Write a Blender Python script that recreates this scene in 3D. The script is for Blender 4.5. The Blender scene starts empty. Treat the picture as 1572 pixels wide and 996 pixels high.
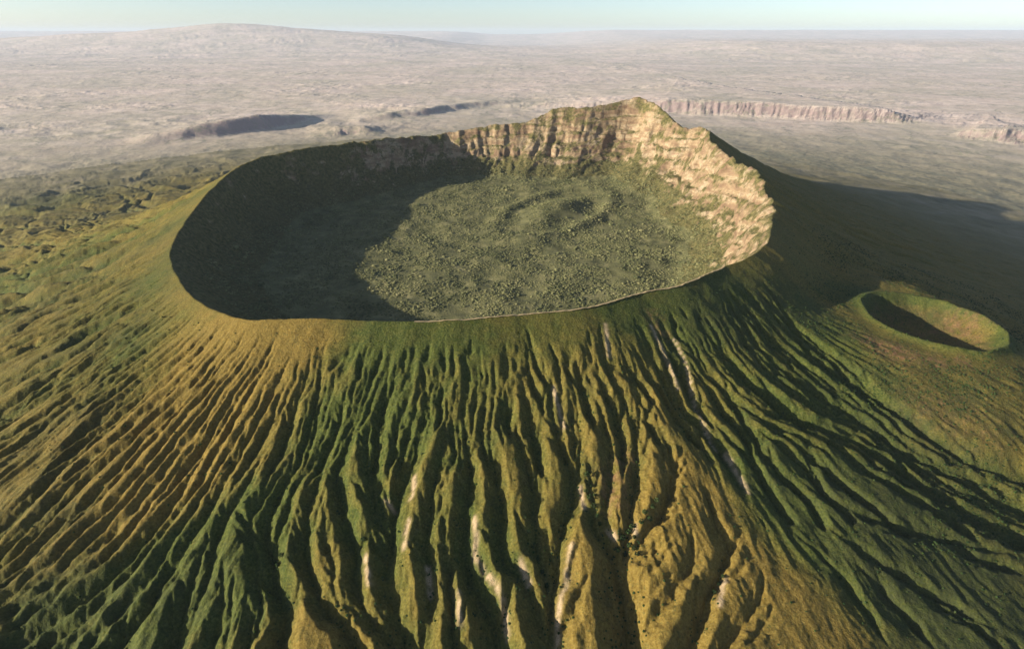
import bpy, math, random
import numpy as np
from mathutils import Vector

rng = np.random.default_rng(7)
random.seed(7)
scene = bpy.context.scene
R_ = math.radians

# ------------------------------------------------------------------ camera
CAM_H = 380.0                      # metres above the front rim of the crater
FPX = 873.0                        # focal length in photo pixels (20 mm on 36 mm film)
HORIZON = 52.0
PITCH = math.atan((498 - HORIZON) / FPX)
cam_d = bpy.data.cameras.new('camera')
cam_d.sensor_width = 36.0
cam_d.lens = FPX / 1572 * 36.0
cam_d.clip_start = 1.0
cam_d.clip_end = 400000
cam = bpy.data.objects.new('camera', cam_d)
cam.location = (0, 0, CAM_H)
cam.rotation_euler = (math.pi / 2 - PITCH, 0, 0)
scene.collection.objects.link(cam)
scene.camera = cam

# ------------------------------------------------------------------ sky, sun, exposure
SUN_EL = R_(15.0)
SUN_SIDE = R_(17.0)                # sun stands left of the camera, this much to the camera's side
to_sun = Vector((-math.cos(SUN_SIDE) * math.cos(SUN_EL), -math.sin(SUN_SIDE) * math.cos(SUN_EL), math.sin(SUN_EL)))
world = bpy.data.worlds.new('World')
scene.world = world
world.use_nodes = True
wn = world.node_tree.nodes
bg = wn['Background']
sky = wn.new('ShaderNodeTexSky')
sky.sky_type = 'NISHITA'
sky.sun_disc = False
sky.sun_elevation = SUN_EL
sky.sun_rotation = math.atan2(to_sun.x, to_sun.y)
sky.altitude = 2500
sky.air_density = 0.85
sky.ozone_density = 0.8
sky.dust_density = 5.0
world.node_tree.links.new(sky.outputs[0], bg.inputs[0])
bg.inputs[1].default_value = 0.08
sun_d = bpy.data.lights.new('sun', 'SUN')
sun_d.energy = 5.0
sun_d.angle = R_(0.5)
sun_d.color = (1.0, 0.90, 0.74)
sun = bpy.data.objects.new('sun', sun_d)
sun.rotation_euler = to_sun.to_track_quat('Z', 'Y').to_euler()
sun.location = (-3000, -500, 3000)
scene.collection.objects.link(sun)
scene.view_settings.view_transform = 'Standard'
scene.view_settings.look = 'None'
scene.view_settings.gamma = 1.0
scene.view_settings.use_curve_mapping = False
scene.view_settings.exposure = 1.18
scene.cycles.use_denoising = True
scene.cycles.max_bounces = 6
scene.cycles.diffuse_bounces = 1
scene.cycles.volume_bounces = 0

# ------------------------------------------------------------------ numpy helpers
def smooth(a, b, x):
    t = np.clip((x - a) / (b - a), 0, 1)
    return t * t * (3 - 2 * t)

def _h(ix, iy, seed):
    n = (ix.astype(np.uint32) * np.uint32(374761393) + iy.astype(np.uint32) * np.uint32(668265263)
         + np.uint32((seed * 2246822519) & 0xffffffff))
    n = (n ^ (n >> np.uint32(13))) * np.uint32(1274126177)
    n = n ^ (n >> np.uint32(16))
    return n.astype(np.float32) * np.float32(2 * math.pi / 4294967296.0)

def perlin(x, y, seed=0):
    fx0, fy0 = np.floor(x), np.floor(y)
    ix, iy = fx0.astype(np.int64), fy0.astype(np.int64)
    fx, fy = (x - fx0).astype(np.float32), (y - fy0).astype(np.float32)
    u = fx * fx * fx * (fx * (fx * 6 - 15) + 10)
    v = fy * fy * fy * (fy * (fy * 6 - 15) + 10)
    def g(dx, dy):
        a = _h(ix + dx, iy + dy, seed)
        return np.cos(a) * (fx - dx) + np.sin(a) * (fy - dy)
    a = g(0, 0); b = g(1, 0); c = g(0, 1); d = g(1, 1)
    p = a + u * (b - a)
    q = c + u * (d - c)
    return (p + v * (q - p)) * 1.5

def fbm(x, y, octaves=4, seed=0, gain=0.5):
    s = 0.0; amp = 1.0
    for o in range(octaves):
        s = s + amp * perlin(x, y, seed + o * 17)
        x = x * 2.03 + 11.7; y = y * 2.03 - 5.3; amp *= gain
    return s

def ridged(x, y, octaves=4, seed=0):
    s = 0.0; amp = 1.0
    for o in range(octaves):
        s = s + amp * (1 - np.abs(perlin(x, y, seed + o * 13)) * 1.6)
        x = x * 2.1 + 3.1; y = y * 2.1 + 7.7; amp *= 0.5
    return s

def catmull(pts, n, closed=False):
    P = np.array(pts, float)
    m = len(P)
    out = []
    rngi = range(m) if closed else range(m - 1)
    for i in rngi:
        if closed:
            p0, p1, p2, p3 = P[(i - 1) % m], P[i], P[(i + 1) % m], P[(i + 2) % m]
        else:
            p0, p1, p2, p3 = P[max(i - 1, 0)], P[i], P[i + 1], P[min(i + 2, m - 1)]
        for k in range(n):
            t = k / n
            out.append(0.5 * ((2 * p1) + (-p0 + p2) * t + (2 * p0 - 5 * p1 + 4 * p2 - p3) * t * t
                              + (-p0 + 3 * p1 - 3 * p2 + p3) * t ** 3))
    if not closed:
        out.append(P[-1])
    return np.array(out)

CP, SP = math.cos(PITCH), math.sin(PITCH)
def ray(px, py):
    """direction through a photo pixel (photo 1572 x 996)"""
    a = (np.asarray(px, float) - 786) / FPX
    b = -(np.asarray(py, float) - 498) / FPX
    return a, CP + b * SP, -SP + b * CP

def px_at_z(px, py, z):
    dx, dy, dz = ray(px, py)
    t = (z - CAM_H) / dz
    return dx * t, dy * t

# ------------------------------------------------------------------ the crater rim (pixel, height over front rim)
RIM = [(600, 493, 0), (525, 490, 0), (450, 489, -2), (370, 489, -14), (310, 465, -32), (275, 430, -44), (262, 385, -46),
       (285, 340, -32), (330, 285, 0), (385, 247, 22), (480, 226, 38), (580, 214, 35), (640, 209, 27), (680, 205, 26),
       (730, 196, 45), (770, 191, 56), (810, 187, 65), (840, 172, 100), (865, 166, 114), (905, 165, 118), (945, 157, 135), (985, 150, 152),
       (1010, 163, 131), (1030, 180, 100), (1048, 196, 76), (1083, 198, 83), (1095, 220, 64), (1120, 240, 46), (1145, 255, 34), (1165, 268, 24),
       (1180, 300, 12), (1187, 320, 6), (1184, 348, 2), (1175, 375, 0), (1145, 397, -2), (1110, 410, -3), (1050, 435, 0),
       (980, 450, 0), (900, 472, 0), (800, 482, 0), (700, 491, 0)]
rw = []
for px, py, z in RIM:
    X, Y = px_at_z(px, py, z)
    rw.append((float(X), float(Y), z))
rim = catmull(rw, 24, True)
CX, CY = -60.0, 1560.0
rth = np.arctan2(rim[:, 1] - CY, rim[:, 0] - CX)
order = np.argsort(rth)
rth = rth[order]; rimS = rim[order]
rr = np.hypot(rimS[:, 0] - CX, rimS[:, 1] - CY)
TH = np.linspace(-math.pi, math.pi, 4096, endpoint=False)
def per(v):
    return np.interp(TH, np.r_[rth - 2 * math.pi, rth, rth + 2 * math.pi], np.r_[v, v, v])
RT, ZT = per(rr), per(rimS[:, 2])
# roughness of the rim: grassy and even in front, craggy right and behind
crag = smooth(-0.62, -0.25, TH) * (1 - 0.55 * smooth(2.2, 2.6, TH) - 0.45 * smooth(2.7, 3.1, TH))
arc = TH * 850
RT = RT + crag * 7 * fbm(arc / 45, arc * 0 + 3.3, 3, 5) + 2 * fbm(arc / 60, arc * 0 + 9.3, 2, 6)
ZT = ZT + crag * 5.5 * fbm(arc / 38, arc * 0 + 5.3, 4, 8, 0.6) + (1.0 - crag) * 1.0 * fbm(arc / 40, arc * 0 + 1.3, 3, 9)
# horizontal width of the inner wall by direction (degrees, metres)
WT = np.interp(np.degrees(TH), [-180, -140, -100, -60, -20, 0, 25, 45, 60, 75, 90, 110, 140, 180],
               [210, 210, 230, 230, 215, 210, 240, 300, 320, 290, 215, 190, 190, 210])
def look(tab, th):
    f = (th + math.pi) / (2 * math.pi) * 4096
    i = np.floor(f).astype(int)
    w = f - i
    return tab[i % 4096] * (1 - w) + tab[(i + 1) % 4096] * w

SLOPE_A, SLOPE_L = 570.0, 1150.0
KX, KY, KR = 781.0, 948.0, 116.0   # side cone: centre and bowl radius
PLAIN = -560.0

def polar(x, y):
    dx, dy = x - CX, y - CY
    return np.arctan2(dy, dx), np.hypot(dx, dy)

def outer_base(x, y):
    th, rho = polar(x, y)
    q = np.maximum(rho - look(RT, th), 0)
    zr = look(ZT, th)
    back = np.exp(-((th - 0.72) / 0.5) ** 2)            # the slope behind the peak falls more gently
    z = zr * np.exp(-q / (700 + 500 * back)) - SLOPE_A * (1 - np.exp(-q / (SLOPE_L * (1 + 0.2 * back))))
    # the gentle shoulder that carries the side cone
    dx, dy = x - KX, y - KY
    w = (1 - smooth(110, 400, np.hypot(dx, dy))) * smooth(25, 150, q)
    return z * (1 - w) + (-103 - 0.10 * dx + 0.02 * dy) * w

# side cone on the right shoulder
def cone_z(x, y):
    dx, dy = x - KX, y - KY
    a = np.arctan2(dy, dx)
    r = np.hypot(dx, dy) * (1 + 0.02 * np.sin(2 * a + 1) + 0.012 * np.sin(5 * a) + 0.012 * np.sin(11 * a + 2)) 
    zr = -94 - 0.05 * dx + 0.01 * dy
    u = np.clip(r / KR, 0, 1)
    inner = zr - 44 * (1 - u ** 2.6)
    outer = zr - 0.43 * (r - KR) - 2 * smooth(0, 20, r - KR)
    lip = np.where(r < KR, inner, outer) + 3.2 * np.exp(-((r - KR) / 7) ** 2) + 1.2 * np.sin(3 * a + 1) + 0.7 * np.sin(9 * a) + (1.6 * fbm(x / 17, y / 17, 3, 141)) * np.exp(-((r - 0.75 * KR) / 50) ** 2)
    return lip, r, a

def smax(a, b, k):
    h = np.clip(0.5 + 0.5 * (a - b) / k, 0, 1)
    return b + (a - b) * h + k * h * (1 - h)

def flank_smooth(x, y):
    z = outer_base(x, y)
    lip, r, _ = cone_z(x, y)
    zz = smax(lip, z, 14.0)
    w = 1 - smooth(KR * 0.86, KR * 0.98, r)
    return np.where(r < KR * 2.2, zz * (1 - w) + lip * w, z)

def px_on_flank(px, py):
    px, py = np.asarray(px, float), np.asarray(py, float)
    dx, dy, dz = ray(px, py)
    lo = np.zeros_like(dx); hi = np.full_like(dx, 1e5)
    # march then bisect
    t = np.full_like(dx, 250.0)
    hit = np.zeros(dx.shape, bool); tl = t.copy(); th_ = t.copy()
    for _ in range(420):
        z = flank_smooth(dx * t, dy * t)
        below = (CAM_H + dz * t) < z
        new = below & ~hit
        th_ = np.where(new, t, th_); hit |= below
        tl = np.where(hit, tl, t)
        t = t * 1.008
    lo, hi = tl, th_
    for _ in range(14):
        m = 0.5 * (lo + hi)
        b = (CAM_H + dz * m) < flank_smooth(dx * m, dy * m)
        hi = np.where(b, m, hi); lo = np.where(b, lo, m)
    return dx * hi, dy * hi

# ------------------------------------------------------------------ gullies (traced on the photograph, laid on the slope)
LA = [(500, 522), (490, 580), (478, 640), (462, 690), (440, 735), (408, 790), (412, 830), (420, 870), (435, 930), (428, 996)]
LB = [(430, 510), (400, 560), (360, 615), (310, 690), (265, 760), (225, 810), (180, 860), (130, 900), (70, 940), (0, 985)]
LC = [(350, 488), (300, 545), (245, 590), (170, 650), (100, 710), (40, 770), (-30, 835)]
LD = [(295, 456), (220, 510), (130, 565), (50, 615), (-30, 660)]
LE = [(268, 400), (180, 445), (80, 495), (-30, 548)]
LF = [(277, 348), (180, 390), (80, 420), (-30, 456)]
RA = [(992, 505), (1017, 545), (1032, 585), (1050, 621), (1071, 645), (1101, 678), (1131, 729), (1160, 790)]
RB = [(1070, 455), (1090, 515), (1131, 573), (1191, 621), (1252, 651), (1320, 675), (1400, 730), (1490, 780), (1590, 822)]
RC = [(1165, 420), (1221, 500), (1301, 560), (1381, 628), (1480, 688), (1600, 735)]
# (points, deepest metres, fades at the end)
G = [
 (LA, 17, 0),
 ([(520, 556), (503, 620), (490, 653), (480, 700), (460, 733), (443, 763), (427, 807), (418, 850)], 11, 0),
 ([(547, 570), (533, 640), (510, 677), (490, 727), (472, 770), (470, 830), (475, 880), (500, 930), (530, 960), (550, 996)], 15, 0),
 ([(500, 740), (497, 800), (508, 860), (512, 905), (535, 950)], 9, 0),
 ([(573, 550), (567, 590), (547, 640), (533, 677), (517, 713), (523, 763), (531, 800), (544, 840), (544, 877), (560, 930), (590, 964), (610, 996)], 17, 0),
 ([(600, 540), (590, 590), (573, 633), (560, 683), (570, 730), (577, 780), (594, 806)], 12, 0),
 ([(627, 550), (620, 590), (600, 630), (587, 680), (580, 733), (588, 780)], 10, 0),
 ([(647, 550), (653, 597), (650, 640), (633, 690), (620, 740), (605, 770), (602, 814), (597, 864), (601, 930), (620, 977), (630, 1010)], 19, 0),
 ([(677, 536), (667, 613), (657, 653), (645, 690), (630, 715)], 9, 0),
 ([(695, 556), (687, 627), (683, 667), (673, 713), (663, 757), (657, 790), (654, 830), (661, 917), (651, 964), (645, 1010)], 14, 0),
 ([(688, 720), (677, 774), (684, 824), (691, 897), (694, 947), (704, 1010)], 13, 0),
 ([(713, 540), (720, 580), (710, 637), (717, 670), (720, 713), (716, 774), (711, 830), (727, 884), (754, 930), (762, 975), (764, 1010)], 19, 0),
 ([(760, 545), (760, 590), (753, 630), (753, 680), (760, 720), (767, 763), (770, 800), (771, 837), (801, 877), (817, 911), (834, 947), (850, 990)], 16, 0),
 ([(783, 580), (790, 640), (803, 687), (813, 727), (820, 770), (822, 811), (834, 857), (844, 897), (848, 947), (838, 1010)], 17, 0),
 ([(807, 496), (817, 533), (830, 570), (847, 597), (850, 640), (857, 673), (875, 713), (880, 760), (864, 797), (857, 851), (851, 897), (847, 935)], 15, 0),
 ([(869, 545), (884, 613), (890, 663), (890, 713), (880, 760)], 11, 0),
 ([(893, 520), (908, 591), (926, 633), (935, 681), (938, 726), (930, 770), (936, 810), (950, 850)], 13, 0),
 ([(920, 492), (932, 560), (956, 603), (974, 651), (980, 711), (974, 764), (964, 824), (957, 860)], 14, 0),
 ([(900, 680), (912, 760), (917, 797), (941, 837), (957, 871), (964, 931), (968, 1010)], 24, 0),
 ([(1005, 625), (1014, 657), (1029, 696), (1035, 735), (1020, 775), (997, 805), (974, 831), (952, 856)], 13, 0),
 ([(970, 515), (992, 566), (1020, 603), (1047, 645), (1071, 678), (1090, 702), (1115, 750)], 10, 1),
 (RA, 12, 1),
 ([(1032, 520), (1071, 554), (1089, 573), (1116, 600), (1137, 633), (1161, 669), (1173, 705), (1195, 750)], 11, 1),
 ([(735, 525), (738, 570), (735, 610), (742, 650), (752, 684)], 7, 0),
 ([(840, 520), (858, 560), (862, 610), (872, 650), (886, 668)], 7, 0),
 ([(945, 505), (955, 540), (972, 580), (982, 620), (978, 690)], 7, 0),
 # golden lobes bottom right
 ([(1044, 824), (1018, 848), (991, 871), (962, 900)], 7, 0),
 ([(1055, 862), (1020, 888), (987, 911), (964, 935)], 6, 0),
 ([(1061, 801), (1066, 850), (1052, 880), (1020, 925), (985, 965), (966, 996)], 10, 0),
 ([(1080, 740), (1095, 790), (1118, 837), (1098, 891), (1068, 964), (1050, 1010)], 15, 0),
 ([(1135, 815), (1125, 850), (1108, 882)], 6, 0),
 ([(1171, 870), (1168, 917), (1138, 957), (1105, 1000)], 9, 0),
 ([(1165, 900), (1185, 930), (1160, 970), (1120, 1005)], 5, 1),
 # weak, grassed-over gullies lower right
 ([(1235, 774), (1301, 831), (1381, 877), (1470, 925), (1560, 985)], 7, 1),
 ([(1300, 855), (1381, 924), (1431, 984), (1450, 1010)], 8, 1),
 ([(1200, 800), (1260, 850), (1310, 905), (1350, 960), (1380, 1010)], 6, 1),
 ([(1360, 872), (1448, 924), (1531, 977), (1580, 1010)], 6, 1),
 ([(1425, 818), (1481, 844), (1540, 862), (1600, 880)], 9, 1),
 ([(1190, 700), (1250, 750), (1330, 790), (1420, 812), (1500, 832), (1600, 862)], 8, 1),
 ([(1222, 680), (1240, 706), (1258, 732), (1280, 750)], 5, 1),
 ([(1236, 672), (1256, 702), (1274, 724), (1300, 745)], 5, 1),
 ([(1208, 690), (1226, 716), (1246, 744)], 4, 1),
 ([(1280, 645), (1335, 690), (1385, 720), (1440, 758), (1500, 792), (1600, 835)], 17, 0),
 # green spurs bottom left
 ([(318, 826), (300, 870), (285, 915), (263, 1000)], 15, 0),
 ([(345, 862), (340, 920), (322, 1005)], 10, 0),
 ([(395, 905), (388, 950), (372, 1005)], 12, 0),
 ([(365, 880), (352, 935), (345, 1005)], 7, 0),
 ([(245, 885), (215, 940), (180, 1005)], 11, 0),
 ([(190, 900), (130, 955), (80, 1005)], 11, 0),
 ([(120, 925), (60, 965), (0, 1005)], 10, 0),
]
def resample(P, n):
    P = catmull(P, 8)
    d = np.r_[0, np.cumsum(np.hypot(*np.diff(P, axis=0).T))]
    s = np.linspace(0, d[-1], n)
    return np.c_[np.interp(s, d, P[:, 0]), np.interp(s, d, P[:, 1])]

def fan(A, B, n, dep, fade=0, jit=5.0, ends=False):
    A, B = resample(A, 24), resample(B, 24)
    s = np.linspace(0, 1, 24)
    for i in range(n):
        f = (i + 1) / (n + 1) + rng.uniform(-0.25, 0.25) / (n + 1)
        P = A * (1 - f) + B * f
        ph = rng.uniform(0, 100)
        off = perlin(s * 4.5 + ph, s * 0 + i * 7.7, 31) * jit * (0.3 + 1.2 * s)
        nx = np.gradient(P[:, 1]); ny = -np.gradient(P[:, 0]); L = np.hypot(nx, ny)
        P = P + np.c_[nx / L * off, ny / L * off]
        a = rng.uniform(0, 0.10); b = 1.0 if rng.random() < 0.65 else rng.uniform(0.55, 0.9)
        i0, i1 = int(a * 23), int(b * 23) + 1
        G.append((P[i0:i1:2].tolist(), dep * (rng.uniform(0.8, 1.0) if rng.random() < 0.72 else rng.uniform(1.25, 1.5)), fade or (b < 1)))
fr = [g[0] for g in G[:23] if g[0][0][1] < 600]
fr.sort(key=lambda P: float(np.interp(620, [p[1] for p in P], [p[0] for p in P])))
for a_, b_ in zip(fr[:-1], fr[1:]):
    n_ = 2 if abs(a_[1][0] - b_[1][0]) > 26 else 1
    cut = lambda P: [p for p in P if p[1] < 790] if len([p for p in P if p[1] < 790]) > 3 else P
    fan(cut(a_), cut(b_), n_, 9, fade=1, jit=4)
fan(LA, LB, 7, 10, jit=6); G.append((LB, 15, 0))
fan(LB, LC, 10, 10, jit=6); G.append((LC, 14, 0))
fan(LC, LD, 9, 10, jit=6); G.append((LD, 12, 0))
fan(LD, LE, 9, 10, jit=6); G.append((LE, 10, 0))
fan(LE, LF, 9, 11, jit=6)
fan(RA, RB, 7, 9, jit=7); G.append((RB, 13, 0))
fan(RB, RC, 12, 11, jit=9); G.append((RC, 12, 0))
# short rills under the rim
for i in range(64):
    x0 = rng.uniform(520, 1160)
    y0 = np.interp(x0, [500, 700, 900, 1050, 1160], [510, 512, 492, 450, 415]) + rng.uniform(2, 26)
    ang = np.interp(x0, [500, 720, 900, 1160], [-0.5, -0.05, 0.22, 0.8]) + rng.uniform(-0.1, 0.1)
    L = rng.uniform(40, 120)
    G.append(([(x0, y0), (x0 + math.sin(ang) * L * .5 + rng.uniform(-2, 2), y0 + math.cos(ang) * L * .5), (x0 + math.sin(ang) * L, y0 + math.cos(ang) * L)], rng.uniform(2.0, 5), 1))

# lines in world space: list of (xy array, depth array)
LINES = []
allp, cuts = [], [0]
for P, dep, fade in G:
    Q = resample(P, max(10, int(sum(math.dist(P[i], P[i + 1]) for i in range(len(P) - 1)) / 14)))
    allp.append(Q); cuts.append(cuts[-1] + len(Q))
allp = np.concatenate(allp)
WX, WY = px_on_flank(allp[:, 0], allp[:, 1])
for k, (P, dep, fade) in enumerate(G):
    xy = np.c_[WX[cuts[k]:cuts[k + 1]], WY[cuts[k]:cuts[k + 1]]]
    s = np.linspace(0, 1, len(xy))
    dep = dep * 1.35
    d = dep * (0.05 + 0.95 * s ** 0.6) * smooth(-0.03, 0.06, s)
    if fade:
        d = dep * smooth(-0.05, 0.55, s) * (1 - smooth(0.65, 1.0, s))
    LINES.append((xy, d, 1))
# gullies on the parts of the cone that were not traced (left and far flanks)
for i in range(62):
    th0 = R_(rng.uniform(112, 205))
    q = np.linspace(rng.uniform(10, 120), rng.uniform(1200, 2700), 26)
    wob = np.cumsum(rng.normal(0, 0.010, 26)) + 0.05 * np.sin(q / rng.uniform(180, 320) + rng.uniform(0, 6))
    th = th0 + wob * smooth(0, 500, q)
    Rr = look(RT, np.where(th > math.pi, th - 2 * math.pi, th))
    xy = np.c_[CX + (Rr + q) * np.cos(th), CY + (Rr + q) * np.sin(th)]
    s = np.linspace(0, 1, 26)
    LINES.append((xy, rng.uniform(12, 24) * smooth(-0.02, 0.09, s) * (1 - 0.8 * smooth(0.6, 1, s)), 0))
for i in range(46):
    th0 = R_(rng.uniform(-36, 60))
    q = np.linspace(rng.uniform(10, 80), rng.uniform(500, 1300), 22)
    th = th0 + np.cumsum(rng.normal(0, 0.008, 22))
    Rr = look(RT, th)
    xy = np.c_[CX + (Rr + q) * np.cos(th), CY + (Rr + q) * np.sin(th)]
    if np.min(np.hypot(xy[:, 0] - KX, xy[:, 1] - KY)) < KR * 1.9:
        continue
    s = np.linspace(0, 1, 22)
    LINES.append((xy, rng.uniform(3, 7) * smooth(-0.02, 0.3, s) * (1 - smooth(0.5, 1, s)), 0))
# side branches climbing away from the main gullies
main = [l for l in LINES if l[2] and l[1].max() > 6.5 and l[0][:, 0].mean() > -380]
for xy, d, _ in main:
    seg = np.hypot(*np.diff(xy, axis=0).T); cum = np.r_[0, np.cumsum(seg)]
    pos = rng.uniform(20, 50)
    side = 1 if rng.random() < 0.5 else -1
    while pos < cum[-1]:
        i = int(np.searchsorted(cum, pos)) - 1
        i = min(max(i, 0), len(xy) - 2)
        if d[i] > 5:
            up = xy[i] - xy[i + 1]; up = up / np.hypot(*up)
            a = side * rng.uniform(0.32, 0.75)
            v = np.array([up[0] * math.cos(a) - up[1] * math.sin(a), up[0] * math.sin(a) + up[1] * math.cos(a)])
            v2 = v * 0.55 + up * 0.45
            L = d[i] * rng.uniform(1.7, 3.8)
            p0 = xy[i]
            pts = np.array([p0, p0 + v * L * 0.4, p0 + v * L * 0.4 + v2 * L * 0.6])
            pts = np.array([p0, (p0 + pts[1]) / 2 + rng.normal(0, .6, 2), pts[1], (pts[1] + pts[2]) / 2 + rng.normal(0, .6, 2), pts[2]])
            dd = d[i] * np.array([0.92, 0.78, 0.6, 0.38, 0.12])
            LINES.append((pts, dd, 0))
        side = -side if rng.random() < 0.75 else side
        pos += rng.uniform(0.7, 1.7) * max(d[i], 6)

# raster of gully depth
GS = 1.6
GX0, GX1, GY0, GY1 = -2700.0, 2300.0, 60.0, 3300.0
# the near part is fine, the far part coarse
class Raster:
    def __init__(s, x0, x1, y0, y1, c):
        s.x0, s.y0, s.c = x0, y0, c
        s.nx, s.ny = int((x1 - x0) / c) + 1, int((y1 - y0) / c) + 1
        s.D = np.zeros((s.ny, s.nx), np.float32)
    def carve(s, xy, d, k):
        for i in range(len(xy) - 1):
            a, b = xy[i], xy[i + 1]
            m = max(d[i], d[i + 1])
            if m < 0.3: continue
            w = m / k
            ix0 = int((min(a[0], b[0]) - w - s.x0) / s.c); ix1 = int((max(a[0], b[0]) + w - s.x0) / s.c) + 2
            iy0 = int((min(a[1], b[1]) - w - s.y0) / s.c); iy1 = int((max(a[1], b[1]) + w - s.y0) / s.c) + 2
            ix0, iy0 = max(ix0, 0), max(iy0, 0); ix1, iy1 = min(ix1, s.nx), min(iy1, s.ny)
            if ix0 >= ix1 or iy0 >= iy1: continue
            X = s.x0 + s.c * np.arange(ix0, ix1, dtype=np.float32)[None, :]
            Y = s.y0 + s.c * np.arange(iy0, iy1, dtype=np.float32)[:, None]
            e = b - a; L2 = max(float(e @ e), 1e-6)
            t = np.clip(((X - a[0]) * e[0] + (Y - a[1]) * e[1]) / L2, 0, 1)
            dist = np.hypot(X - (a[0] + t * e[0]), Y - (a[1] + t * e[1]))
            v = d[i] + t * (d[i + 1] - d[i]) - k * dist
            sub = s.D[iy0:iy1, ix0:ix1]
            np.maximum(sub, v, out=sub)
    def get(s, x, y):
        fx = np.clip((x - s.x0) / s.c, 0, s.nx - 1.001); fy = np.clip((y - s.y0) / s.c, 0, s.ny - 1.001)
        ix, iy = fx.astype(int), fy.astype(int); u, v = fx - ix, fy - iy
        D = s.D
        val = (D[iy, ix] * (1 - u) + D[iy, ix + 1] * u) * (1 - v) + (D[iy + 1, ix] * (1 - u) + D[iy + 1, ix + 1] * u) * v
        inside = (x > s.x0) & (x < s.x0 + s.c * (s.nx - 1)) & (y > s.y0) & (y < s.y0 + s.c * (s.ny - 1))
        return np.where(inside, val, 0)
RN = Raster(-1500, 1500, 100, 1250, 1.6)
RF = Raster(-3000, 2600, 1200, 3700, 2.6)
for xy, d, _ in LINES:
    k = rng.uniform(0.8, 1.1) * (0.6 if d.max() < 6 else 1.0)
    RN.carve(xy, d, k)
    if xy[:, 1].max() > 1150:
        RF.carve(xy, d, k)
def gully(x, y):
    wx = x + 3.2 * fbm(x / 34, y / 34, 2, 41) + 1.0 * perlin(x / 9, y / 9, 44)
    wy = y + 3.2 * fbm(x / 34, y / 34, 2, 47) + 1.0 * perlin(x / 9, y / 9, 49)
    b = smooth(1200, 1245, y)
    return RN.get(wx, wy) * (1 - b) + RF.get(wx, wy) * b

# ------------------------------------------------------------------ distant scarps
def on_plain(pts):
    return np.array([[float(v) for v in px_at_z(px, py, PLAIN)] for px, py in pts])
# (foot line in pixels, height, face width, back decay, gully size)
SCARPS = [
 (on_plain([(205, 228), (260, 221), (330, 214), (430, 203), (500, 187), (535, 178)]), [0, 75, 120, 165, 60, 0], 300, 600, 0),
 (on_plain([(720, 166), (1010, 177), (1100, 180), (1180, 183), (1260, 187), (1330, 190), (1400, 193), (1440, 190), (1475, 178)]), [0, 140, 150, 155, 150, 140, 120, 65, 0], 420, 5000, 42),
 (on_plain([(1452, 214), (1485, 217), (1530, 222), (1600, 227), (1800, 236)]), [0, 80, 100, 100, 0], 340, 1600, 90),
 (on_plain([(550, 192), (610, 184), (660, 180), (700, 172), (760, 164), (850, 157)]), [0, 55, 70, 70, 60, 0], 200, 1500, 0),
 (on_plain([(480, 218), (540, 211), (580, 214)]), [0, 60, 0], 160, 500, 60),
]
def scarps(x, y):
    out = np.zeros_like(x)
    face = np.zeros_like(x)
    for P, hs, w, dec, gs in SCARPS:
        cum = np.r_[0, np.cumsum(np.hypot(*np.diff(P, axis=0).T))]
        best = np.full(x.shape, 1e9); sd = np.zeros_like(x); hh = np.zeros_like(x); ss = np.zeros_like(x)
        for i in range(len(P) - 1):
            a, b = P[i], P[i + 1]; e = b - a; L = np.hypot(*e)
            t = np.clip(((x - a[0]) * e[0] + (y - a[1]) * e[1]) / L ** 2, 0, 1)
            dx, dy = x - (a[0] + t * e[0]), y - (a[1] + t * e[1])
            dist = np.hypot(dx, dy)
            m = dist < best
            best = np.where(m, dist, best)
            sd = np.where(m, np.sign(e[0] * dy - e[1] * dx) * dist, sd)
            hh = np.where(m, hs[i] + t * (hs[i + 1] - hs[i]), hh)
            ss = np.where(m, cum[i] + t * L, ss)
        hh = hh * np.exp(-np.maximum(best - np.abs(sd) - 1, 0) / 400)
        endm = ((ss <= 1) | (ss >= cum[-1] - 1)) 
        hh = np.where(endm, hh * np.exp(-best / 700), hh)
        s2 = sd + (40 * fbm(x / 400, y / 400, 3, 61) if gs == 0 else gs * (0.75 * (ridged(ss / gs / 1.5 + 0.8 * fbm(ss / 300, sd / 300, 2, 67), sd / 500, 3, 66) - 1) + 1.0 * fbm(ss / 600, sd / 900, 2, 68)))
        up = smooth(0, w, s2) * np.exp(-np.maximum(s2 - w, 0) / (dec * np.clip(hh / max(hs), 0.05, 1)))
        out += hh * up
    return out

def plain_z(x, y):
    z = np.full_like(x, PLAIN) + 14 * fbm(x / 1500, y / 1500, 4, 71) + (24 * ridged(x / 520, y / 300, 4, 75) - 24) * (0.25 + 0.75 * smooth(-0.1, 0.5, fbm(x / 2200, y / 1500, 2, 77)))
    far = y > 3000
    zs = np.zeros_like(x)
    if far.any():
        zs[far] = scarps(x[far], y[far])
    z = z + zs
    # rolling ground further out, the broad far mountain on the left, the high plateau on the right
    z = z + 60 * smooth(9000, 22000, y) * fbm(x / 5200, y / 3600, 4, 81)
    mx, my = (395 - 786) / FPX * 42000 * 0.97, 42000.0
    d = np.hypot((x - mx) / 15000, (y - my) / 9000)
    z = z + 860 * np.exp(-d * d * 1.1) + 260 * np.exp(-(np.hypot((x - mx) / 3300, (y - my) / 3500)) ** 2)
    z = z + 520 * smooth(26000, 36000, y + 0.25 * x) * smooth(2000, 14000, x)
    z = z + 380 * smooth(30000, 42000, y) * (1 - smooth(-9000, -2000, x))
    z = z + 820 * smooth(60000, 85000, y)
    return z

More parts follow.
